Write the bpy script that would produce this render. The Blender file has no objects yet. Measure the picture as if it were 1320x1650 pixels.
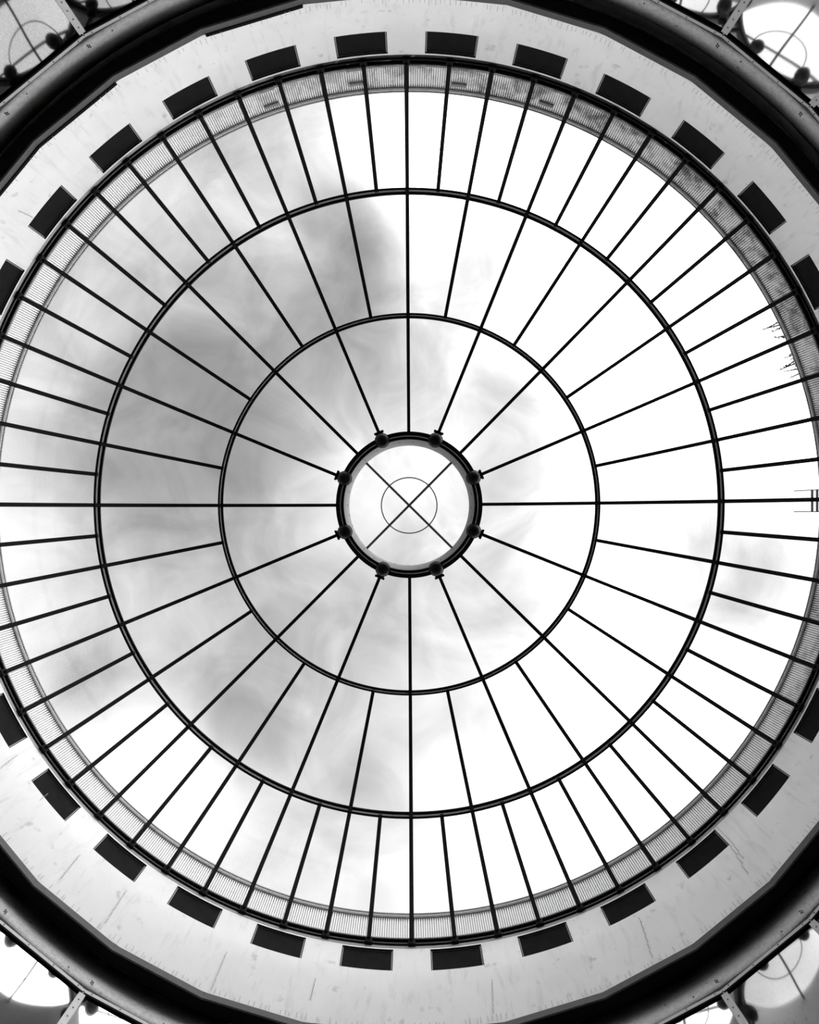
import bpy, bmesh, math, random
from mathutils import Vector, Matrix

random.seed(7)
S = bpy.context.scene
COL = S.collection
PI = math.pi
R = math.radians
F = 1100.0            # focal length in pixels of the 1320 x 1650 frame
EYE = 1.6             # camera height above the floor

# ------------------------------------------------------------------ camera
cam_d = bpy.data.cameras.new('camera')
cam_d.sensor_fit = 'VERTICAL'
cam_d.sensor_height = 36.0
cam_d.lens = F / 1650.0 * 36.0
cam_d.clip_start = 0.05
cam_d.clip_end = 500
cam = bpy.data.objects.new('camera', cam_d)
COL.objects.link(cam)
cam.location = (0, 0, EYE)
cam.rotation_euler = (PI, 0, 0)          # straight up: picture right = +X, picture down = +Y
S.camera = cam

# ------------------------------------------------------------------ view
S.view_settings.view_transform = 'Standard'
S.view_settings.look = 'None'
S.view_settings.gamma = 1.0
S.view_settings.use_curve_mapping = False
S.view_settings.exposure = 0.0


# ------------------------------------------------------------------ node helper
class NT:
    def __init__(self, tree):
        self.t = tree
        tree.nodes.clear()

    def n(self, typ, props=None, **inp):
        nd = self.t.nodes.new(typ)
        for k, v in (props or {}).items():
            setattr(nd, k, v)
        for k, v in inp.items():
            self.set(nd, k, v)
        return nd

    def set(self, nd, k, v):
        key = int(k[1:]) if (k[0] == 'i' and k[1:].isdigit()) else k.replace('_', ' ')
        s = nd.inputs[key]
        if isinstance(v, bpy.types.NodeSocket):
            self.t.links.new(v, s)
        else:
            s.default_value = v

    def m(self, op, a, b=0.0, c=0.0, clamp=False):
        nd = self.n('ShaderNodeMath', {'operation': op, 'use_clamp': clamp})
        for i, v in enumerate((a, b, c)):
            self.set(nd, 'i%d' % i, v)
        return nd.outputs[0]

    def link(self, a, b):
        self.t.links.new(a, b)


# ------------------------------------------------------------------ sky: a lit cloud layer seen from below
SKY_BRIGHT, SKY_GLOW = 2.6, 5.0
world = bpy.data.worlds.new('overcast_sky')
S.world = world
world.use_nodes = True
w = NT(world.node_tree)
tc = w.n('ShaderNodeTexCoord')
sep = w.n('ShaderNodeSeparateXYZ', i0=tc.outputs['Generated'])
zc = w.m('MAXIMUM', sep.outputs[2], 0.18)
u = w.m('DIVIDE', sep.outputs[0], zc)
v = w.m('DIVIDE', sep.outputs[1], zc)
uv = w.n('ShaderNodeCombineXYZ', i0=u, i1=v, i2=0.0).outputs[0]
n1 = w.n('ShaderNodeTexNoise', {'noise_dimensions': '2D'}, Vector=uv, Scale=3.4, Detail=6.0, Roughness=0.56, Distortion=0.35).outputs[0]
off = w.n('ShaderNodeVectorMath', {'operation': 'ADD'}, i0=uv, i1=(3.1, 7.7, 0)).outputs[0]
n2 = w.n('ShaderNodeTexNoise', {'noise_dimensions': '2D'}, Vector=off, Scale=9.0, Detail=5.0, Roughness=0.55, Distortion=0.6).outputs[0]
# soft warp of the cloud edges
wn = w.n('ShaderNodeTexNoise', {'noise_dimensions': '2D'}, Vector=off, Scale=4.0, Detail=3.0)
wv = w.n('ShaderNodeVectorMath', {'operation': 'SUBTRACT'}, i0=wn.outputs['Color'], i1=(0.5, 0.5, 0.5)).outputs[0]
wv = w.n('ShaderNodeVectorMath', {'operation': 'SCALE'}, i0=wv)
wv.inputs['Scale'].default_value = 0.10
uvw = w.n('ShaderNodeVectorMath', {'operation': 'ADD'}, i0=uv, i1=wv.outputs[0]).outputs[0]
# cloud banks of the layer: where they hang overhead, spread, thickness
BANKS = [
    (500, 730, 450, 2.26), (1220, 910, 170, 1.65), (440, 1630, 450, 1.1), (-160, 190, 450, 1.33), (560, 790, 170, -1.08), (-280, 1090, 280, 1.31),
    (440, 130, 170, 0.83), (260, 1270, 80, -1.03), (800, 430, 80, 0.56), (680, 250, 80, -0.94), (560, 370, 80, 0.82), (860, 850, 170, 0.42),
    (1220, 1090, 80, 0.64), (980, 970, 80, -1.06), (800, 1150, 80, 0.36), (-280, 670, 170, 1.1), (860, 610, 80, 0.47), (1460, 370, 280, 0.99),
    (1040, 610, 120, -0.73), (920, 370, 80, -0.54), (140, 1090, 80, 0.51), (1100, 790, 80, 0.42), (860, 970, 80, 0.31), (20, 1390, 120, 0.61),
    (380, 1150, 80, 0.43), (1100, 1150, 80, -0.46), (620, 1270, 120, 0.31), (1100, 970, 80, 0.29), (560, 490, 80, 0.36), (920, 1390, 120, -0.37),
]
acc = None
for (px, py, sg, a) in BANKS:
    q = w.n('ShaderNodeVectorMath', {'operation': 'SUBTRACT'}, i0=uvw, i1=((px - 660) / F, (py - 825) / F, 0)).outputs[0]
    q = w.n('ShaderNodeVectorMath', {'operation': 'MULTIPLY'}, i0=q, i1=(F / sg, F / sg, 0)).outputs[0]
    d2 = w.n('ShaderNodeVectorMath', {'operation': 'DOT_PRODUCT'}, i0=q, i1=q).outputs['Value']
    g = w.m('POWER', 2.718, w.m('MULTIPLY', d2, -1.0))
    acc = w.m('MULTIPLY_ADD', g, a, acc) if acc is not None else w.m('MULTIPLY', g, a)
tex = w.m('ADD', w.m('MULTIPLY', w.m('SUBTRACT', n1, 0.5), 1.5), w.m('MULTIPLY', w.m('SUBTRACT', n2, 0.5), 1.15))
# the overcast goes on beyond the grey side
far = w.m('MULTIPLY', w.m('MAXIMUM', w.m('SUBTRACT', w.m('MULTIPLY', u, -1.0), 0.75), 0.0), 1.6)
acc = w.m('ADD', acc, w.m('MINIMUM', far, 0.85))
dens = w.m('MINIMUM', w.m('MAXIMUM', w.m('MULTIPLY_ADD', tex, w.m('MINIMUM', w.m('MAXIMUM', w.m('MULTIPLY_ADD', acc, 0.9, -0.55), 0.3), 0.8), acc), 0.0), 2.6)
# the hidden sun brightens the layer on one side
gq = w.n('ShaderNodeVectorMath', {'operation': 'NORMALIZE'}, i0=tc.outputs['Generated']).outputs[0]
sd = Vector((0.62, -0.30, 0.72)).normalized()
cs = w.n('ShaderNodeVectorMath', {'operation': 'DOT_PRODUCT'}, i0=gq, i1=tuple(sd)).outputs['Value']
glow = w.m('POWER', w.m('MAXIMUM', cs, 0.0), 5.0)
bright = w.m('MULTIPLY_ADD', glow, SKY_GLOW, SKY_BRIGHT)
lum = w.m('MULTIPLY', bright, w.m('POWER', 2.718, w.m('MULTIPLY', dens, -1.0)))
below = w.m('LESS_THAN', sep.outputs[2], 0.0)
lum = w.m('ADD', w.m('MULTIPLY', lum, w.m('SUBTRACT', 1.0, below)), w.m('MULTIPLY', below, 0.25))
bg = w.n('ShaderNodeBackground', Strength=1.0)
w.link(lum, bg.inputs[0])
wo = w.n('ShaderNodeOutputWorld')
w.link(bg.outputs[0], wo.inputs[0])


# ------------------------------------------------------------------ materials
def mat(name, val, rough=0.6, metal=0.0, var=0.0, scale=3.0, spots=0.0, spot_scale=20.0, streak=0.0, bump=0.0, spec=0.5):
    m = bpy.data.materials.new(name)
    m.use_nodes = True
    t = NT(m.node_tree)
    p = t.n('ShaderNodeBsdfPrincipled')
    o = t.n('ShaderNodeOutputMaterial')
    t.link(p.outputs[0], o.inputs[0])
    p.inputs['Roughness'].default_value = rough
    p.inputs['Metallic'].default_value = metal
    p.inputs['Specular IOR Level'].default_value = spec
    co = t.n('ShaderNodeTexCoord').outputs['Object']
    col = val
    if var:
        nz = t.n('ShaderNodeTexNoise', Vector=co, Scale=scale, Detail=6.0, Roughness=0.62).outputs[0]
        col = t.m('MULTIPLY', t.m('MULTIPLY_ADD', t.m('SUBTRACT', nz, 0.5), 2 * var, 1.0), val)
    if streak:
        mp = t.n('ShaderNodeMapping', Vector=co)
        mp.inputs['Scale'].default_value = (5.0, 5.0, 0.7)
        nz = t.n('ShaderNodeTexNoise', Vector=mp.outputs[0], Scale=1.6, Detail=5.0, Roughness=0.6, Distortion=0.5).outputs[0]
        st = t.m('MULTIPLY', t.m('MAXIMUM', t.m('SUBTRACT', nz, 0.54), 0.0), -streak * 5)
        col = t.m('MULTIPLY', col, t.m('ADD', st, 1.0))
    if spots:
        nz = t.n('ShaderNodeTexNoise', Vector=co, Scale=spot_scale, Detail=2.0).outputs[0]
        sp = t.m('MULTIPLY', t.m('MAXIMUM', t.m('SUBTRACT', nz, 0.66), 0.0), -spots * 8)
        col = t.m('MAXIMUM', t.m('MULTIPLY', col, t.m('ADD', sp, 1.0)), 0.01)
    if isinstance(col, float):
        p.inputs['Base Color'].default_value = (col, col, col, 1)
    else:
        t.link(col, p.inputs['Base Color'])
    if bump:
        nz = t.n('ShaderNodeTexNoise', Vector=co, Scale=scale * 6, Detail=4.0).outputs[0]
        b = t.n('ShaderNodeBump', Strength=bump, Height=nz)
        b.inputs['Distance'].default_value = 0.02
        t.link(b.outputs[0], p.inputs['Normal'])
    return m


M = {}
M['iron'] = mat('black_painted_iron', 0.005, rough=0.6, var=0.2, scale=8, spec=0.08)
M['web'] = mat('grey_painted_steel', 0.22, rough=0.5, var=0.1, scale=6)
M['plaster'] = mat('pale_plaster', 0.90, rough=0.9, var=0.12, scale=1.1, streak=0.14, spots=0.30, spot_scale=4.5, bump=0.06, spec=0.2)
M['lip'] = mat('dark_grey_trim', 0.10, rough=0.7, var=0.25, scale=9, spec=0.2)
M['concrete'] = mat('grey_concrete', 0.62, rough=0.9, var=0.45, scale=16, spots=0.7, spot_scale=8.0, bump=0.1, spec=0.2)
M['bar'] = mat('pale_flat_steel', 0.55, rough=0.5, var=0.15, scale=10)
M['bolt'] = mat('dark_bolt', 0.02, rough=0.5, var=0.1)
M['floor'] = mat('dark_stone_floor', 0.05, rough=0.6, var=0.3, scale=2)
M['lower'] = mat('dark_lower_wall', 0.06, rough=0.8, var=0.2, scale=2)
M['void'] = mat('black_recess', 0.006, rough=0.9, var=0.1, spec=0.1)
M['winpane'] = mat('dark_window_pane', 0.010, rough=0.5, var=0.6, scale=4, spec=0.02)
M['winframe'] = mat('grey_window_frame', 0.30, rough=0.5, var=0.15, scale=7)
M['winreveal'] = mat('dark_window_reveal', 0.035, rough=0.7, var=0.3, scale=7, spec=0.2)
M['lantern'] = mat('grey_lantern_lining', 0.13, rough=0.7, var=0.15, scale=5, spots=0.6, spot_scale=9)
M['rod'] = mat('grey_tie_rod', 0.10, rough=0.5, var=0.1)
M['lamp'] = mat('black_lamp_housing', 0.006, rough=0.5, var=0.2, spec=0.08)
M['kerb'] = mat('grey_kerb', 0.42, rough=0.8, var=0.2, scale=8)
M['roof'] = mat('grey_roof_felt', 0.25, rough=0.9, var=0.2, scale=2)
M['ladder'] = mat('galvanised_ladder', 0.06, rough=0.5, var=0.2)
M['twig'] = mat('dry_stalk', 0.03, rough=0.9, var=0.3)


def cladding(name, val, grime_shade):
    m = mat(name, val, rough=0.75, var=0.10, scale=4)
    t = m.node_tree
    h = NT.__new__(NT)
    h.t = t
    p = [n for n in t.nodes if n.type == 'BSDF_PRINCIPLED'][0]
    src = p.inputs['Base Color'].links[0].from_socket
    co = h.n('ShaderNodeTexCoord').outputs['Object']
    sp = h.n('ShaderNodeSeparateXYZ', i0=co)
    # parapet dirt on one side, densest near its foot; on the kerb, painted shade
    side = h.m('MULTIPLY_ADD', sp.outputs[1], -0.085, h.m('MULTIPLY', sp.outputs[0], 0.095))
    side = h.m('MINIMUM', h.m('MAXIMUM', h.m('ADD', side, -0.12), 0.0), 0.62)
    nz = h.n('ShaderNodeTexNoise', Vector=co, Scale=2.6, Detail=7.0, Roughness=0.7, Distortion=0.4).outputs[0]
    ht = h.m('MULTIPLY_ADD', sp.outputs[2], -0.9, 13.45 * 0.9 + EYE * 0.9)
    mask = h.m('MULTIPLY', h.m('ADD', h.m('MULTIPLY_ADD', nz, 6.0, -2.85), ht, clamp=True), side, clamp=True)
    col = h.m('MULTIPLY', src, h.m('MAXIMUM', h.m('MULTIPLY_ADD', mask, -grime_shade, 1.0), 0.03))
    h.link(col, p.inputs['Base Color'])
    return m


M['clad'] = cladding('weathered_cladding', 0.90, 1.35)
M['kerb_shade'] = cladding('shaded_kerb', 0.42, 2.2)  # shade on one side of kerb and base web, painted into the colour


def glass(name, tr=0.985, gl=0.006):
    m = bpy.data.materials.new(name)
    m.use_nodes = True
    t = NT(m.node_tree)
    a = t.n('ShaderNodeBsdfTransparent', Color=(tr, tr, tr, 1))
    b = t.n('ShaderNodeBsdfGlossy', Color=(1, 1, 1, 1), Roughness=0.02)
    x = t.n('ShaderNodeMixShader', i0=gl)
    t.link(a.outputs[0], x.inputs[1])
    t.link(b.outputs[0], x.inputs[2])
    o = t.n('ShaderNodeOutputMaterial')
    t.link(x.outputs[0], o.inputs[0])
    return m


M['glass'] = glass('clear_dome_glass')


def mirror(name, lo, gr):
    m = bpy.data.materials.new(name)
    m.use_nodes = True
    t = NT(m.node_tree)
    p = t.n('ShaderNodeBsdfPrincipled', Metallic=1.0, Roughness=0.03)
    co = t.n('ShaderNodeTexCoord').outputs['Object']
    nz = t.n('ShaderNodeTexNoise', Vector=co, Scale=60.0, Detail=3.0).outputs[0]
    c = t.m('MULTIPLY_ADD', nz, gr, lo)
    t.link(c, p.inputs['Base Color'])
    nb = t.n('ShaderNodeTexNoise', Vector=co, Scale=0.9, Detail=0.0).outputs[0]
    b = t.n('ShaderNodeBump', Strength=0.10, Height=nb)
    b.inputs['Distance'].default_value = 0.05
    t.link(b.outputs[0], p.inputs['Normal'])
    o = t.n('ShaderNodeOutputMaterial')
    t.link(p.outputs[0], o.inputs[0])
    return m


M['mirror'] = mirror('silvered_mirror', 0.74, 0.2)
M['mirror_dull'] = mirror('dull_mirror', 0.12, 0.14)


# ------------------------------------------------------------------ mesh helpers
class MB:
    def __init__(self):
        self.v = []
        self.f = []

    def add(self, vs, fs):
        k = len(self.v)
        self.v += [tuple(p) for p in vs]
        self.f += [tuple(i + k for i in f) for f in fs]
        return self

    def mesh(self, name, smooth=False):
        me = bpy.data.meshes.new(name)
        me.from_pydata(self.v, [], self.f)
        bm = bmesh.new()
        bm.from_mesh(me)
        bmesh.ops.recalc_face_normals(bm, faces=bm.faces)
        bm.to_mesh(me)
        bm.free()
        if smooth:
            for p in me.polygons:
                p.use_smooth = True
        return me

    def box(self, c, s, mtx=None):
        x, y, z = s[0] / 2, s[1] / 2, s[2] / 2
        vs = [Vector((c[0] + i * x, c[1] + j * y, c[2] + k * z)) for i in (-1, 1) for j in (-1, 1) for k in (-1, 1)]
        if mtx:
            vs = [mtx @ p for p in vs]
        return self.add(vs, [(0, 1, 3, 2), (4, 6, 7, 5), (0, 4, 5, 1), (2, 3, 7, 6), (0, 2, 6, 4), (1, 5, 7, 3)])

    def ring(self, prof, n=192, a0=0.0, a1=2 * PI, closed_prof=True, cx=0.0, cy=0.0):
        """Sweep a profile of (radius, z) about the axis."""
        full = abs(a1 - a0 - 2 * PI) < 1e-6
        m = len(prof)
        cols = n if full else n + 1
        vs = []
        for i in range(cols):
            a = a0 + (a1 - a0) * i / n
            vs += [(cx + r * math.cos(a), cy + r * math.sin(a), z) for r, z in prof]
        fs = []
        for i in range(n):
            j = (i + 1) % cols
            for k in range(m if closed_prof else m - 1):
                l = (k + 1) % m
                fs.append((i * m + k, j * m + k, j * m + l, i * m + l))
        if not full and closed_prof:
            fs.append(tuple(range(m - 1, -1, -1)))
            fs.append(tuple((cols - 1) * m + k for k in range(m)))
        return self.add(vs, fs)

    def tube(self, pts, r, n=8, caps=True):
        pts = [Vector(p) for p in pts]
        rs = r if isinstance(r, (list, tuple)) else [r] * len(pts)
        vs = []
        for i, p in enumerate(pts):
            d = (pts[min(i + 1, len(pts) - 1)] - pts[max(i - 1, 0)]).normalized()
            ref = Vector((0, 0, 1)) if abs(d.z) < 0.9 else Vector((1, 0, 0))
            x = d.cross(ref).normalized()
            y = d.cross(x).normalized()
            vs += [p + (x * math.cos(2 * PI * k / n) + y * math.sin(2 * PI * k / n)) * rs[i] for k in range(n)]
        fs = [(i * n + k, (i + 1) * n + k, (i + 1) * n + (k + 1) % n, i * n + (k + 1) % n) for i in range(len(pts) - 1) for k in range(n)]
        if caps:
            fs.append(tuple(range(n)))
            fs.append(tuple((len(pts) - 1) * n + k for k in range(n - 1, -1, -1)))
        return self.add(vs, fs)

    def lathe(self, prof, n=24, mtx=None):
        """Closed lathe about local Z of (r, z); ends on the axis."""
        vs, fs = [], []
        for i in range(n):
            a = 2 * PI * i / n
            vs += [Vector((r * math.cos(a), r * math.sin(a), z)) for r, z in prof]
        m = len(prof)
        for i in range(n):
            j = (i + 1) % n
            for k in range(m - 1):
                fs.append((i * m + k, j * m + k, j * m + k + 1, i * m + k + 1))
        if mtx:
            vs = [mtx @ p for p in vs]
        return self.add(vs, fs)


def obj(name, me, m, parent=None, kind=None):
    o = bpy.data.objects.new(name, me)
    COL.objects.link(o)
    if m is not None and me is not None and not me.materials:
        me.materials.append(m)
    if parent:
        o.parent = parent
    if kind:
        o['kind'] = kind
    return o


def thing(name, label, cat, loc=(0, 0, 0), rz=0.0, group=None):
    o = bpy.data.objects.new(name, None)
    COL.objects.link(o)
    o.location = loc
    o.rotation_euler = (0, 0, rz)
    o['label'] = label
    o['category'] = cat
    if group:
        o['group'] = group
    return o


def Z(h):
    return EYE + h


ROT = R(-0.35)                    # the dome is turned a little about its axis
AX = Vector((-0.008, -0.187, 0))  # dome axis
LC = Vector((-0.09, 0.02, 0))     # axis of the lower hall

# ------------------------------------------------------------------ levels (above the eye)
RB = 8.0                          # dome springing radius
H_LIP_T, H_LIP_B = 10.56, 10.44   # dark trim under the drum
H_BASE = 12.30
RV, H_M = 8.39, 9.96              # vertices and top of the mirrored gallery

# ------------------------------------------------------------------ floor and lower hall
fl = MB()
fl.ring([(0.0, 0.0), (9.3, 0.0), (9.3, -0.2), (0.0, -0.2)], 64, closed_prof=True)
o = obj('floor', fl.mesh('floor'), M['floor'], kind='structure')
o.location = LC
lw = MB()
lw.ring([(8.45, 0.0), (8.45, 7.0), (9.3, 7.0), (9.3, 0.0)], 64)
o = obj('wall_lower', lw.mesh('wall_lower'), M['lower'], kind='structure')
o.location = LC

# gallery wall: a dark backing that carries mirror panels, rails and mullions
gw = MB()
gw.ring([(8.62, 7.0), (8.62, Z(9.99)), (9.3, Z(9.99)), (9.3, 7.0)], 64)
gallery = obj('wall_gallery', gw.mesh('wall_gallery'), M['void'], kind='structure')
gallery.location = LC
NB = 32
AP = RV * math.cos(PI / NB)
side_w = 2 * RV * math.sin(PI / NB)
MW, MT = 0.105, 0.014
mul_me = MB().box((0, 0, 0), (MT, MW, Z(H_M) - 7.0)).mesh('mullion')
side_me = MB().box((0, 0, 0), (0.16, 0.012, Z(H_M) - 7.0)).mesh('mullion_fin')
rail_me = MB().box((0, 0, 0), (MT, side_w - MW, 0.052)).mesh('rail')
gap_me = MB().box((0, 0, 0), (0.05, side_w - 0.02, 0.03)).mesh('shadow_gap')  # black strip standing in for the shade in the gap under the rail
pan_h = Z(H_M) - 0.12 - 7.05
pan_me = MB().box((0, 0, -pan_h / 2), (0.012, side_w - 0.03, pan_h)).mesh('mirror_panel')
pan_dull = pan_me.copy()
bm_ = MB()
for i in range(7):
    zz = (Z(H_M) - 7.0) / 2 - 0.045 - i * 0.16
    bm_.lathe([(0, 0.006), (0.011, 0.006), (0.011, 0), (0, 0)], 6, Matrix.Translation((-MT / 2, 0, zz)) @ Matrix.Rotation(-PI / 2, 4, 'Y'))
mbolt_me = bm_.mesh('bolts')
bm_ = MB()
for i in range(4):
    yy = (i - 1.5) * (side_w - 0.25) / 3
    bm_.lathe([(0, 0.006), (0.010, 0.006), (0.010, 0), (0, 0)], 6, Matrix.Translation((-MT / 2, yy, 0.0)) @ Matrix.Rotation(-PI / 2, 4, 'Y'))
rbolt_me = bm_.mesh('bolts')
for k in range(NB):
    a = 2 * PI * k / NB
    c, s = math.cos(a), math.sin(a)
    mo = obj('mullion', mul_me, M['bar'], gallery)
    rr = RV - 0.03
    mo.location = (rr * c, rr * s, (Z(H_M) + 7.0) / 2)
    mo.rotation_euler = (0, 0, a)
    b = obj('bolts', mbolt_me, M['bolt'], mo)
    fn = obj('fin', side_me, M['void'], mo)
    fn.location = (0.085, 0, 0)
    am = a + PI / NB
    c, s = math.cos(am), math.sin(am)
    ra = obj('rail', rail_me, M['bar'], gallery)
    ra.location = ((AP - 0.03) * c, (AP - 0.03) * s, Z(H_M) - 0.026)
    ra.rotation_euler = (0, 0, am)
    obj('bolts', rbolt_me, M['bolt'], ra)
    gp = obj('shadow_gap', gap_me, M['void'], gallery)
    gp.location = ((AP - 0.012) * c, (AP - 0.012) * s, Z(H_M) - 0.067)
    gp.rotation_euler = (0, 0, am)
    dull = 190 < math.degrees(am) < 262      # the panels on one side have a darker base colour
    mp = obj('mirror_panel', pan_dull if dull else pan_me, M['mirror_dull' if dull else 'mirror'], gallery)
    mp.location = (AP * c, AP * s, Z(H_M) - 0.10)
    # panels are hung very slightly out of plumb
    eps = (0.008 if s < 0 else 0.022) * (-s)
    mp.rotation_euler = Matrix.Rotation(am, 3, 'Z').to_4x4().to_3x3().__matmul__(Matrix.Rotation(eps, 3, 'Y')).to_euler()

# ------------------------------------------------------------------ concrete ring above the gallery and the dark slot behind the trim
cv = MB()
cv.ring([(8.33, Z(9.985)), (8.335, Z(10.08)), (8.36, Z(10.2)), (8.42, Z(10.35)), (8.52, Z(10.55)), (8.7, Z(10.85)), (9.0, Z(11.4)), (9.3, Z(11.4)), (9.3, Z(9.985))], 256)
cove = obj('wall_cove', cv.mesh('wall_cove', True), M['concrete'], kind='structure')
for p in cove.data.polygons:
    p.use_smooth = abs(p.normal.z) < 0.8
cove.location = LC
an = MB()
for k in range(NB):
    a = 2 * PI * k / NB + random.uniform(-0.004, 0.004)
    for (da, dh) in ((-0.0016, 0.085), (0.0016, 0.10), (-0.0014, 0.125), (0.0018, 0.14), (0.05, 0.10)):
        aa = a + da
        an.box((0, 0, 0), (0.012, 0.02, 0.012), Matrix.Translation((8.33 * math.cos(aa), 8.33 * math.sin(aa), Z(9.985) + dh)) @ Matrix.Rotation(aa, 4, 'Z'))
obj('anchor_bolts', an.mesh('anchor_bolts'), M['bolt'], cove, kind='stuff')
# ------------------------------------------------------------------ drum wall with 32 openings
WIN_B, WIN_T = 11.62, 12.18
HA = R(3.25)
DEPTH = 0.07


def drum_mesh():
    mb = MB()
    def P(a, r, h):
        k = ((WIN_B - h) / (WIN_B - H_LIP_T)) ** 1.35 if h < WIN_B else 0.0
        r += 0.02 * k   # the foot of the drum follows the hall below
        return (r * math.cos(a) + (LC.x - AX.x) * k, r * math.sin(a) + (LC.y - AX.y) * k, Z(h))

    def quad(a0, a1, h0, h1, n):
        for i in range(n):
            b0, b1 = a0 + (a1 - a0) * i / n, a0 + (a1 - a0) * (i + 1) / n
            mb.add([P(b0, RB, h0), P(b1, RB, h0), P(b1, RB, h1), P(b0, RB, h1)], [(0, 1, 2, 3)])
    for k in range(32):
        a0 = ROT + 2 * PI * k / 32
        am = a0 + PI / 32
        a1 = a0 + PI / 16
        for (p, q, n) in ((a0, am - HA, 2), (am - HA, am + HA, 6), (am + HA, a1, 2)):
            for i in range(8):
                quad(p, q, H_LIP_T + (WIN_B - H_LIP_T) * i / 8, H_LIP_T + (WIN_B - H_LIP_T) * (i + 1) / 8, n)
            quad(p, q, WIN_T, 12.225, n)
        quad(a0, am - HA, WIN_B, WIN_T, 2)
        quad(am + HA, a1, WIN_B, WIN_T, 2)
    return mb


dm = drum_mesh()
# outer faces of the drum, hidden from the hall
dm.ring([(8.0, Z(12.225)), (8.42, Z(12.225)), (8.42, Z(10.9)), (8.32, Z(10.6))], 96, closed_prof=False)
me = dm.mesh('wall_drum')
bmw = bmesh.new()
bmw.from_mesh(me)
bmesh.ops.remove_doubles(bmw, verts=bmw.verts, dist=0.0005)
bmesh.ops.recalc_face_normals(bmw, faces=bmw.faces)
bmw.to_mesh(me)
bmw.free()
for p in me.polygons:
    p.use_smooth = all(abs(math.hypot(me.vertices[i].co.x, me.vertices[i].co.y) - RB) < 0.26 for i in p.vertices)
drum = obj('wall_drum', me, M['plaster'], kind='structure')
drum.location = AX

# hairline joints in the plaster
jt = MB()
for (deg, ha, hb_) in ((47.0, 10.9, 12.2), (46.6, 11.2, 12.2), (61, 10.7, 11.5), (80, 10.7, 11.3), (112, 10.6, 11.3), (126, 10.7, 11.4), (133, 10.8, 11.35), (141, 11.5, 11.75), (147, 11.2, 11.7), (217, 11.2, 11.6), (101, 10.9, 11.3), (334, 10.8, 11.3)):
    aa = R(deg)
    for i in range(6):
        z0, z1 = ha + (hb_ - ha) * i / 6, ha + (hb_ - ha) * (i + 1) / 6
        k = ((WIN_B - (z0 + z1) / 2) / (WIN_B - H_LIP_T)) ** 1.35 if z1 < WIN_B else 0.0
        jt.box((0, 0, 0), (0.012, 0.007, z1 - z0), Matrix.Translation((8.0 * math.cos(aa) + (LC.x - AX.x) * k, 8.0 * math.sin(aa) + (LC.y - AX.y) * k, Z((z0 + z1) / 2))) @ Matrix.Rotation(aa, 4, 'Z'))
obj('plaster_joints', jt.mesh('plaster_joints'), M['winframe'], drum, kind='stuff')

# window parts
rv = MB()
Pm = lambda a, r, h: (r * math.cos(a), r * math.sin(a), Z(h))
N6 = 6
for i in range(N6):
    b0, b1 = -HA + 2 * HA * i / N6, -HA + 2 * HA * (i + 1) / N6
    for h in (WIN_B, WIN_T):
        rv.add([Pm(b0, RB, h), Pm(b1, RB, h), Pm(b1, RB + DEPTH, h), Pm(b0, RB + DEPTH, h)], [(0, 1, 2, 3)])
for sgn in (-1, 1):
    rv.add([Pm(sgn * HA, RB, WIN_B), Pm(sgn * HA, RB + DEPTH, WIN_B), Pm(sgn * HA, RB + DEPTH, WIN_T), Pm(sgn * HA, RB, WIN_T)], [(0, 1, 2, 3)])
rev_me = rv.mesh('reveal')
pn = MB()
pn.ring([(RB + DEPTH - 0.03, Z(WIN_B)), (RB + DEPTH - 0.03, Z(WIN_T)), (RB + DEPTH, Z(WIN_T)), (RB + DEPTH, Z(WIN_B))], N6, -HA, HA)
pane_me = pn.mesh('pane')
post_me = MB().box((0, 0, 0), (0.02, 0.014, WIN_T - WIN_B)).mesh('jamb')
fr = MB()
fr.ring([(RB + 0.03, Z(WIN_T) - 0.022), (RB + 0.03, Z(WIN_T)), (RB + 0.05, Z(WIN_T)), (RB + 0.05, Z(WIN_T) - 0.022)], N6, -HA, HA)
head_me = fr.mesh('head')
for k in range(32):
    am = ROT + 2 * PI * k / 32 + PI / 32
    wo_ = obj('window_%d' % (k + 1), rev_me, M['winreveal'], kind='structure')
    wo_.location = AX
    wo_.rotation_euler = (0, 0, am)
    obj('pane', pane_me, M['winpane'], wo_)
    obj('head', head_me, M['winreveal'], wo_)
    for sgn in (-1, 1):
        j = obj('jamb', post_me, M['winframe'], wo_)
        aa = sgn * (HA - 0.0025)
        j.location = ((RB + 0.035) * math.cos(aa), (RB + 0.035) * math.sin(aa), Z((WIN_B + WIN_T) / 2))
        j.rotation_euler = (0, 0, aa)

# dark trim under the drum in 32 straight pieces
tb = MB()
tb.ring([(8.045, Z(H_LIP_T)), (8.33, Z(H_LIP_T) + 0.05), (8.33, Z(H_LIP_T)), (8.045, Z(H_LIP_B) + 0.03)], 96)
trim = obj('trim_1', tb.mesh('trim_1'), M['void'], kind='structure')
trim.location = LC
tw = 2 * 8.0 * math.tan(PI / 32)
trim_me = MB().box((0, 0, 0), (0.03, tw + 0.004, H_LIP_T - H_LIP_B)).mesh('trim_panel')
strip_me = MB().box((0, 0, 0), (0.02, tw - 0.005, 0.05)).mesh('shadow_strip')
for k in range(32):
    am = 2 * PI * (k + 0.5) / 32
    t_ = obj('trim_panel', trim_me, M['lip'], trim)
    rr = 8.0 + random.uniform(-0.006, 0.006)
    t_.location = (rr * math.cos(am), rr * math.sin(am), Z((H_LIP_T + H_LIP_B) / 2))
    t_.rotation_euler = (0, 0, am)
    deg = math.degrees(am)
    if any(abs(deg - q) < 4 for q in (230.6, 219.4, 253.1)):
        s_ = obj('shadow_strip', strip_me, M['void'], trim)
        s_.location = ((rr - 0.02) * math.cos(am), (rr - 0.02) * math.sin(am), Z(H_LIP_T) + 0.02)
        s_.rotation_euler = (0, 0, am)

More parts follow.
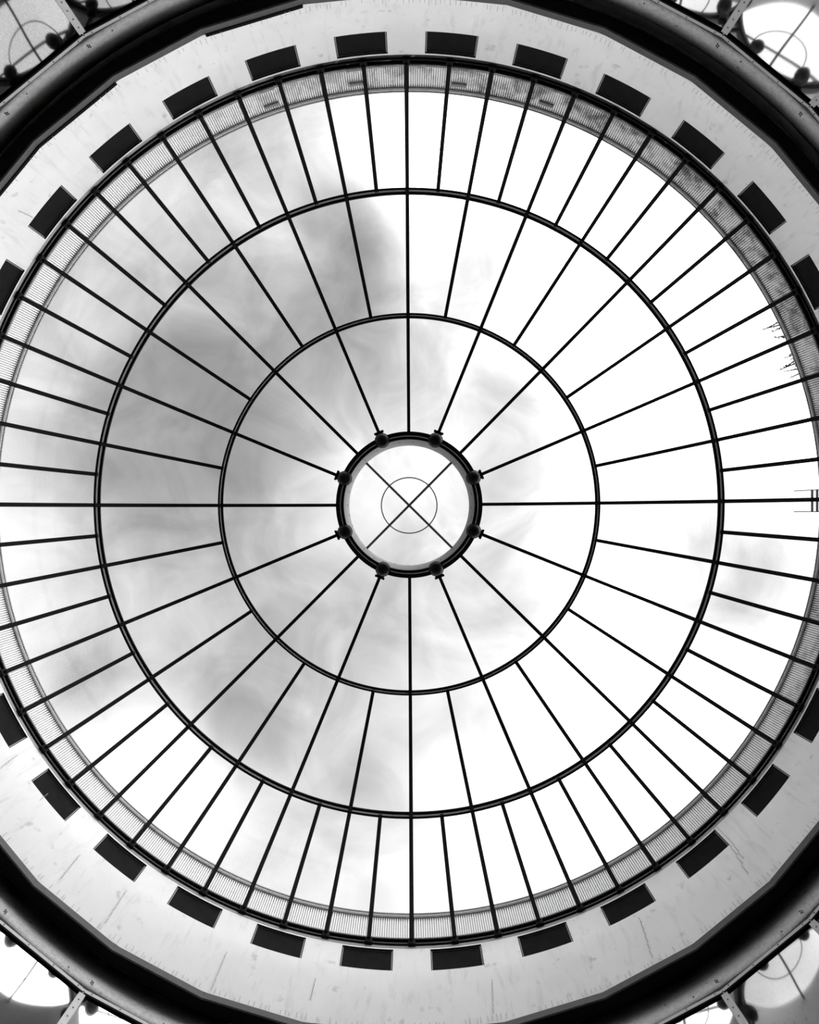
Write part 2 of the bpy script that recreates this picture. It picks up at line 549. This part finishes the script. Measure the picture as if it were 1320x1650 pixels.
# fine pins along the foot of the plaster
pb = MB()
for i in range(620):
    a = 2 * PI * (i + random.uniform(-0.3, 0.3)) / 620
    if random.random() < 0.25:
        continue
    L = random.uniform(0.05, 0.13)
    ra = 7.985
    pb.box((0, 0, 0), (0.008, 0.007, L), Matrix.Translation((ra * math.cos(a), ra * math.sin(a), Z(H_LIP_T) + 0.02 + L / 2)) @ Matrix.Rotation(a, 4, 'Z'))
pins = obj('pin_row', pb.mesh('pin_row'), M['kerb'], trim, kind='stuff')

# dark slot behind the trim: back wall and soffit
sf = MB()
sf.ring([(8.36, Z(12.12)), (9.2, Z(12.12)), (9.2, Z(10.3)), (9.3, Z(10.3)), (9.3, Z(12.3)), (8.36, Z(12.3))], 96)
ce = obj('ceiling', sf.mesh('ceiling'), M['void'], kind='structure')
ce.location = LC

# ------------------------------------------------------------------ parapet outside the glass
RP = 8.35
wl = MB()
wl.ring([(RP + 0.075, Z(12.2)), (RP + 0.075, Z(13.86)), (RP + 0.45, Z(13.86)), (RP + 0.45, Z(12.2))], 192)
par = obj('wall_parapet', wl.mesh('wall_parapet'), M['clad'], kind='structure')
par.location = AX
NW = 1184
cor = MB()
n = NW * 4
prof = [0.0, 0.0, 0.055, 0.055]
frac = [0.0, 0.55, 0.66, 0.92]
h0, h1 = 13.07, 13.71
for i in range(n):
    a = 2 * PI * (i // 4 + frac[i % 4]) / NW
    r = RP + prof[i % 4]
    cor.v += [(r * math.cos(a), r * math.sin(a), Z(h0)), (r * math.cos(a), r * math.sin(a), Z(h1))]
for i in range(n):
    j = (i + 1) % n
    cor.f.append((2 * i, 2 * j, 2 * j + 1, 2 * i + 1))
obj('corrugated_sheet', cor.mesh('corrugated_sheet'), M['clad'], par)
b = MB()
b.ring([(8.03, Z(12.40)), (RP - 0.03, Z(12.72)), (RP, Z(13.05)), (RP + 0.05, Z(13.05)), (RP + 0.05, Z(12.3)), (8.03, Z(12.3))], 192)
obj('flashing', b.mesh('flashing'), M['clad'], par)
b = MB()
b.ring([(RP - 0.012, Z(13.045)), (RP - 0.012, Z(13.072)), (RP + 0.05, Z(13.072)), (RP + 0.05, Z(13.045))], 192)
obj('drip_edge', b.mesh('drip_edge'), M['web'], par)
b = MB()
b.ring([(RP - 0.03, Z(13.70)), (RP - 0.03, Z(13.755)), (RP + 0.05, Z(13.755)), (RP + 0.05, Z(13.70))], 192)
obj('rail', b.mesh('parapet_rail'), M['rod'], par)
b = MB()
b.ring([(RP + 0.01, Z(13.755)), (RP + 0.01, Z(13.85)), (RP + 0.06, Z(13.85)), (RP + 0.06, Z(13.755))], 192)
obj('fascia', b.mesh('fascia'), M['clad'], par)
b = MB()
b.ring([(RP - 0.01, Z(13.85)), (RP - 0.01, Z(13.875)), (RP + 0.5, Z(13.90)), (RP + 0.5, Z(13.85))], 192)
obj('coping', b.mesh('coping'), M['web'], par)
brk_me = MB().box((0, 0, 0), (0.05, 0.30, 0.07)).mesh('bracket')
for (px, py, h) in ((575, 133, 13.6), (437, 168, 13.55), (740, 135, 13.58), (881, 166, 13.55), (570, 109, 13.06), (430, 147, 13.06), (742, 109, 13.06)):
    ang = math.atan2((py - 825) / F * h - AX.y, (px - 660) / F * h - AX.x)
    rr = math.hypot((px - 660) / F * h - AX.x, (py - 825) / F * h - AX.y)
    k = RP / rr
    o = obj('bracket', brk_me, M['rod'], par)
    hh = h * k if h > 13.3 else 13.02
    o.location = ((RP - 0.02) * math.cos(ang), (RP - 0.02) * math.sin(ang), Z(min(hh, 13.62)))
    o.rotation_euler = (0, 0, ang)
# flat roof around the parapet
rf = MB()
rf.ring([(8.80, Z(12.6)), (15.0, Z(12.6)), (15.0, Z(12.4)), (8.80, Z(12.4))], 96)
roof = obj('roof', rf.mesh('roof'), M['roof'], kind='structure')
roof.location = AX

# ------------------------------------------------------------------ the glass dome
C0 = 9.522
RHO = math.sqrt(8.0 ** 2 + (12.36 - C0) ** 2)


def sph(th, dr=0.0):
    return ((RHO + dr) * math.cos(th), C0 + (RHO + dr) * math.sin(th))


def th_for(px):
    lo, hi = 0.3, 1.5
    for _ in range(60):
        m_ = (lo + hi) / 2
        r, h = sph(m_)
        if r / h * F > px:
            lo = m_
        else:
            hi = m_
    return lo


T = [math.asin((12.36 - C0) / RHO), th_for(508), th_for(307), th_for(116)]
dome = thing('glass_dome', 'large round dome of clear glass panes held by black iron ribs and rings', 'dome', AX, ROT)


def rib_mesh(t0, t1, wb=0.082, dep=0.12):
    mb = MB()
    n = max(6, int((t1 - t0) / 0.05))
    # T section: flat flange below, web above
    for (w0, d0, d1) in ((wb, -dep, -dep + 0.02), (0.025, -dep + 0.02, 0.02)):
        vs = []
        for i in range(n + 1):
            t = t0 + (t1 - t0) * i / n
            for (dy, dd) in ((-w0 / 2, d0), (w0 / 2, d0), (w0 / 2, d1), (-w0 / 2, d1)):
                r, h = sph(t, dd)
                vs.append((r, dy, Z(h)))
        fs = [(i * 4 + k, (i + 1) * 4 + k, (i + 1) * 4 + (k + 1) % 4, i * 4 + (k + 1) % 4) for i in range(n) for k in range(4)]
        fs += [(3, 2, 1, 0), tuple(n * 4 + k for k in range(4))]
        mb.add(vs, fs)
    return mb.mesh('rib')


rib_long, rib_mid, rib_short = rib_mesh(T[0], T[3]), rib_mesh(T[0], T[2]), rib_mesh(T[0], T[1])
for k in range(64):
    me = rib_long if k % 4 == 0 else (rib_mid if k % 2 == 0 else rib_short)
    o = obj('rib', me, M['iron'], dome)
    o.rotation_euler = (0, 0, 2 * PI * k / 64)


def pane_mesh(t0, t1, da, nt, na):
    mb = MB()
    g = 0.0012
    vs, fs = [], []
    lay = (na + 1) * (nt + 1)
    for dr in (0.0, 0.012):
        for j in range(nt + 1):
            for i in range(na + 1):
                r, h = sph(t0 + g + (t1 - t0 - 2 * g) * j / nt, dr)
                a = g + (da - 2 * g) * i / na
                vs.append((r * math.cos(a), r * math.sin(a), Z(h)))
    for l in (0, 1):
        for j in range(nt):
            for i in range(na):
                k = l * lay + j * (na + 1) + i
                fs.append((k, k + 1, k + na + 2, k + na + 1))
    mb.add(vs, fs)
    return mb.mesh('pane', True)


for (t0, t1, cnt, nt, na) in ((T[0], T[1], 64, 6, 2), (T[1], T[2], 32, 5, 3), (T[2], T[3], 16, 5, 4)):
    pm = pane_mesh(t0, t1, 2 * PI / cnt, nt, na)
    for k in range(cnt):
        o = obj('pane', pm, M['glass'], dome)
        o.rotation_euler = (0, 0, 2 * PI * k / cnt)

# intermediate rings: channel of two dark flanges with a grey web
for (t, f0, f1, wh) in ((T[1], 0.035, 0.05, 0.10), (T[2], 0.035, 0.05, 0.12)):
    r, h = sph(t, -0.10)
    rg = MB()
    rg.ring([(r - 0.01, Z(h) - 0.06), (r + f0, Z(h) - 0.06), (r + f0, Z(h) - 0.04), (r - 0.01, Z(h) - 0.04)], 256)
    rg.ring([(r - f1, Z(h) + wh - 0.04), (r + 0.02, Z(h) + wh - 0.04), (r + 0.02, Z(h) + wh), (r - f1, Z(h) + wh)], 256)
    ro = obj('ring', rg.mesh('ring'), M['iron'], dome)
    wb = MB()
    wb.ring([(r + 0.0, Z(h) - 0.04), (r + 0.015, Z(h) - 0.04), (r + 0.015, Z(h) + wh - 0.04), (r + 0.0, Z(h) + wh - 0.04)], 256)
    obj('web', wb.mesh('web'), M['web'], ro)

# springing ring
bs = MB()
bs.ring([(7.962, Z(12.28)), (8.012, Z(12.28)), (8.012, Z(12.298)), (7.962, Z(12.298))], 256)
bs.ring([(7.93, Z(12.36)), (7.985, Z(12.36)), (7.985, Z(12.39)), (7.93, Z(12.39))], 256)
bo = obj('base_ring', bs.mesh('base_ring'), M['iron'], dome)
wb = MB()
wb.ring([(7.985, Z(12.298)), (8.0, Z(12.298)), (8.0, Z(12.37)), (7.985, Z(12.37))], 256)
obj('web', wb.mesh('base_web'), M['kerb_shade'], bo)
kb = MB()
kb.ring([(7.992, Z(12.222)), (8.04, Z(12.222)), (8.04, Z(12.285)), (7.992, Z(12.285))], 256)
ko = obj('kerb', kb.mesh('kerb'), M['kerb_shade'], dome)
sh_me = MB().box((0, 0, 0), (0.07, 0.13, 0.11)).mesh('shoe')
for k in range(64):
    a = 2 * PI * k / 64
    o = obj('shoe', sh_me, M['iron'], dome)
    o.location = (7.965 * math.cos(a), 7.965 * math.sin(a), Z(12.31))
    o.rotation_euler = (0, 0, a)

# ------------------------------------------------------------------ lantern at the crown
r3, h3 = sph(T[3])
H_LT = 19.45
R_L = 96.5 / F * H_LT
lan = thing('roof_lantern', 'round skylight lantern at the crown of the dome with crossed tie rods', 'skylight', AX, ROT)
b = MB()
h_r = h3 - 0.10
b.ring([(111.8 / F * h_r, Z(h_r)), (118.2 / F * h_r, Z(h_r)), (118.2 / F * h_r, Z(h_r) + 0.16), (111.8 / F * h_r, Z(h_r) + 0.16)], 160)
obj('outer_ring', b.mesh('outer_ring'), M['iron'], lan)
b = MB()
b.ring([(110.4 / F * h_r, Z(h_r) + 0.02), (112.5 / F * h_r, Z(h_r) + 0.02), (112.5 / F * h_r, Z(h_r) + 0.05), (110.4 / F * h_r, Z(h_r) + 0.05)], 160)
obj('bead', b.mesh('bead'), M['bar'], lan)
b = MB()
b.ring([(105.6 / F * (h_r + .07), Z(h_r) + 0.07), (113 / F * (h_r + .07), Z(h_r) + 0.07), (113 / F * (h_r + .07), Z(h_r) + 0.155), (105.6 / F * (h_r + .07), Z(h_r) + 0.155)], 160)
obj('inner_ring', b.mesh('inner_ring'), M['iron'], lan)
b = MB()
b.ring([(R_L, Z(h_r) + 0.16), (R_L, Z(H_LT)), (R_L + 0.12, Z(H_LT)), (R_L + 0.12, Z(h_r) + 0.16)], 160)
lwall = obj('lining', b.mesh('lining'), M['lantern'], lan)
bl_me = MB().lathe([(0, 0.012), (0.016, 0.012), (0.022, 0), (0, 0)], 8, Matrix.Rotation(-PI / 2, 4, 'Y')).mesh('bolt')
for k in range(32):
    a = 2 * PI * (k + 0.35 * random.random()) / 32
    o = obj('bolt', bl_me, M['bolt'], lwall)
    zz = Z(h_r) + random.choice((0.75, 1.15, 1.55))
    o.location = (R_L * math.cos(a), R_L * math.sin(a), zz)
    o.rotation_euler = (0, 0, a)
b = MB()
b.ring([(0.0, Z(H_LT)), (R_L + 0.1, Z(H_LT)), (R_L + 0.1, Z(H_LT) + 0.012), (0.0, Z(H_LT) + 0.012)], 96)
obj('glass_cover', b.mesh('glass_cover'), M['glass'], lan)
b = MB()
b.ring([(R_L + 0.001, Z(H_LT) + 0.0), (R_L + 0.2, Z(H_LT)), (R_L + 0.2, Z(H_LT) + 0.06), (R_L + 0.001, Z(H_LT) + 0.06)], 96)
obj('cover_rim', b.mesh('cover_rim'), M['web'], lan)
H_ROD = H_LT - 0.1
for q in (PI / 4, 3 * PI / 4):
    d = Vector((math.cos(q), math.sin(q), 0)) * R_L
    b = MB()
    b.tube([Vector((0, 0, Z(H_ROD))) - d, Vector((0, 0, Z(H_ROD))) + d], 0.036, 8)
    obj('tie_rod', b.mesh('tie_rod'), M['rod'], lan)
rt = 44.8 / F * H_ROD
b = MB()
b.ring([(rt + 0.017 * math.cos(2 * PI * k / 8), Z(H_ROD) + 0.017 * math.sin(2 * PI * k / 8)) for k in range(8)], 96)
obj('tie_ring', b.mesh('tie_ring'), M['rod'], lan)
# drum of the lantern above the glass, outside
b = MB()
b.ring([(r3 + 0.02, Z(h3) - 0.02), (R_L + 0.125, Z(h_r) + 0.25), (R_L + 0.125, Z(h_r) + 0.33), (r3 + 0.02, Z(h3) + 0.1)], 120)
obj('collar', b.mesh('collar'), M['iron'], lan)

# ------------------------------------------------------------------ eight floodlights under the lantern ring
h_l = h_r - 0.22
r_l = 112.5 / F * h_l
glob = MB()
pr = [(0, -0.15)] + [(0.172 * math.sin(PI * (0.08 + 0.87 * i / 12)), -0.165 * math.cos(PI * (0.08 + 0.87 * i / 12))) for i in range(13)] + [(0, 0.145)]
glob.lathe(pr, 24)
glob_me = glob.mesh('housing', True)
rim = MB()
rim.ring([(0.174, 0.02), (0.192, 0.02), (0.192, 0.06), (0.174, 0.06)], 32)
rim_me = rim.mesh('rim')
lens_me = MB().lathe([(0, -0.165), (0.055, -0.16), (0.06, -0.14), (0, -0.13)], 16).mesh('lens')
yoke = MB()
yoke.tube([(0.0, 0, 0.10), (0.10, 0, 0.17), (0.18, 0, 0.22)], [0.03, 0.03, 0.04], 8)
yoke_me = yoke.mesh('stem')
cl = MB()
cl.box((0.15, 0, 0.20), (0.12, 0.20, 0.10))
cl.box((0.235, 0, 0.19), (0.06, 0.26, 0.05))
cl.box((0.10, 0, 0.12), (0.05, 0.09, 0.12))
cl_me = cl.mesh('clamp')
names = {0: 'right of centre, just below the level rib', 1: 'lower right, near the bottom', 2: 'lower left, near the bottom', 3: 'left of centre, just below the level rib',
         4: 'left of centre, just above the level rib', 5: 'upper left, near the top', 6: 'upper right, near the top', 7: 'right of centre, just above the level rib'}
for k in range(8):
    a = ROT + 2 * PI * (k + 0.5) / 8
    t_ = thing('floodlight', 'black round floodlight on the lantern ring, ' + names[k], 'lamp', (AX.x + r_l * math.cos(a), AX.y + r_l * math.sin(a), Z(h_l)), a, 'floodlights around the lantern ring')
    hs = obj('housing', glob_me, M['lamp'], t_)
    obj('rim', rim_me, M['lamp'], hs)
    obj('lens', lens_me, M['lamp'], hs)
    obj('stem', yoke_me, M['lamp'], t_)
    obj('clamp', cl_me, M['iron'], t_)

# ------------------------------------------------------------------ access ladder outside, beyond the parapet
RL = 9.05
lad = thing('roof_ladder', 'thin metal ladder frame standing outside beyond the parapet', 'ladder', (RL, 0, Z(12.6)))
for (py, tpx) in ((790, 620), (807.5, 608), (824.5, 620)):
    ht = F * RL / tpx
    y = (py - 825) / 640.0 * RL
    b = MB()
    b.tube([(0, y, 0), (0, y, ht - 12.6)], 0.014, 6)
    obj('pole', b.mesh('pole'), M['ladder'], lad)
rg_me = MB().tube([(0, -0.50, 0), (0, 0.0, 0)], 0.03, 6).mesh('rung')
for px in (649, 657, 666, 675, 684, 694, 704, 714):
    o = obj('rung', rg_me, M['ladder'], lad)
    o.location = (0, 0, F * RL / px - 12.6)

# ------------------------------------------------------------------ dry stalks on the far side of the parapet
for i, (px, py, lab) in enumerate(((1262, 530, 'dry weed stalks poking over the parapet, the upper clump'), (1283, 586, 'dry weed stalks poking over the parapet, the lower clump'))):
    h = 14.3
    ux, uy = (px - 660) / F, (py - 825) / F
    hh = 13.88
    d = Vector((ux * hh - AX.x, uy * hh - AX.y, 0)).normalized()
    base = AX + d * 8.72
    wd = thing('weed', lab, 'plant', (base.x, base.y, Z(13.88)), math.atan2(d.y, d.x), 'weeds on the parapet')
    for j in range(9):
        y0 = random.uniform(-0.25, 0.25)
        L = random.uniform(0.5, 1.15)
        p0 = Vector((random.uniform(-0.05, 0.05), y0, 0))
        p1 = p0 + Vector((random.uniform(-.06, .06), random.uniform(-.05, .05), L * 0.55))
        p2 = p1 + Vector((random.uniform(-.08, .08), random.uniform(-.08, .08), L * 0.45))
        b = MB()
        b.tube([p0, p1, p2], [0.022, 0.018, 0.009], 5)
        for q in range(4):
            e = p1.lerp(p2, q / 4)
            dv = Vector((random.uniform(-1, 1), random.uniform(-1, 1), 0.6)).normalized() * random.uniform(0.04, 0.10)
            b.add([e, e + dv * 0.5 + Vector((0, 0.03, 0)), e + dv, e + dv * 0.5 - Vector((0, 0.03, 0))], [(0, 1, 2, 3)])
        obj('stalk', b.mesh('stalk'), M['twig'], wd)
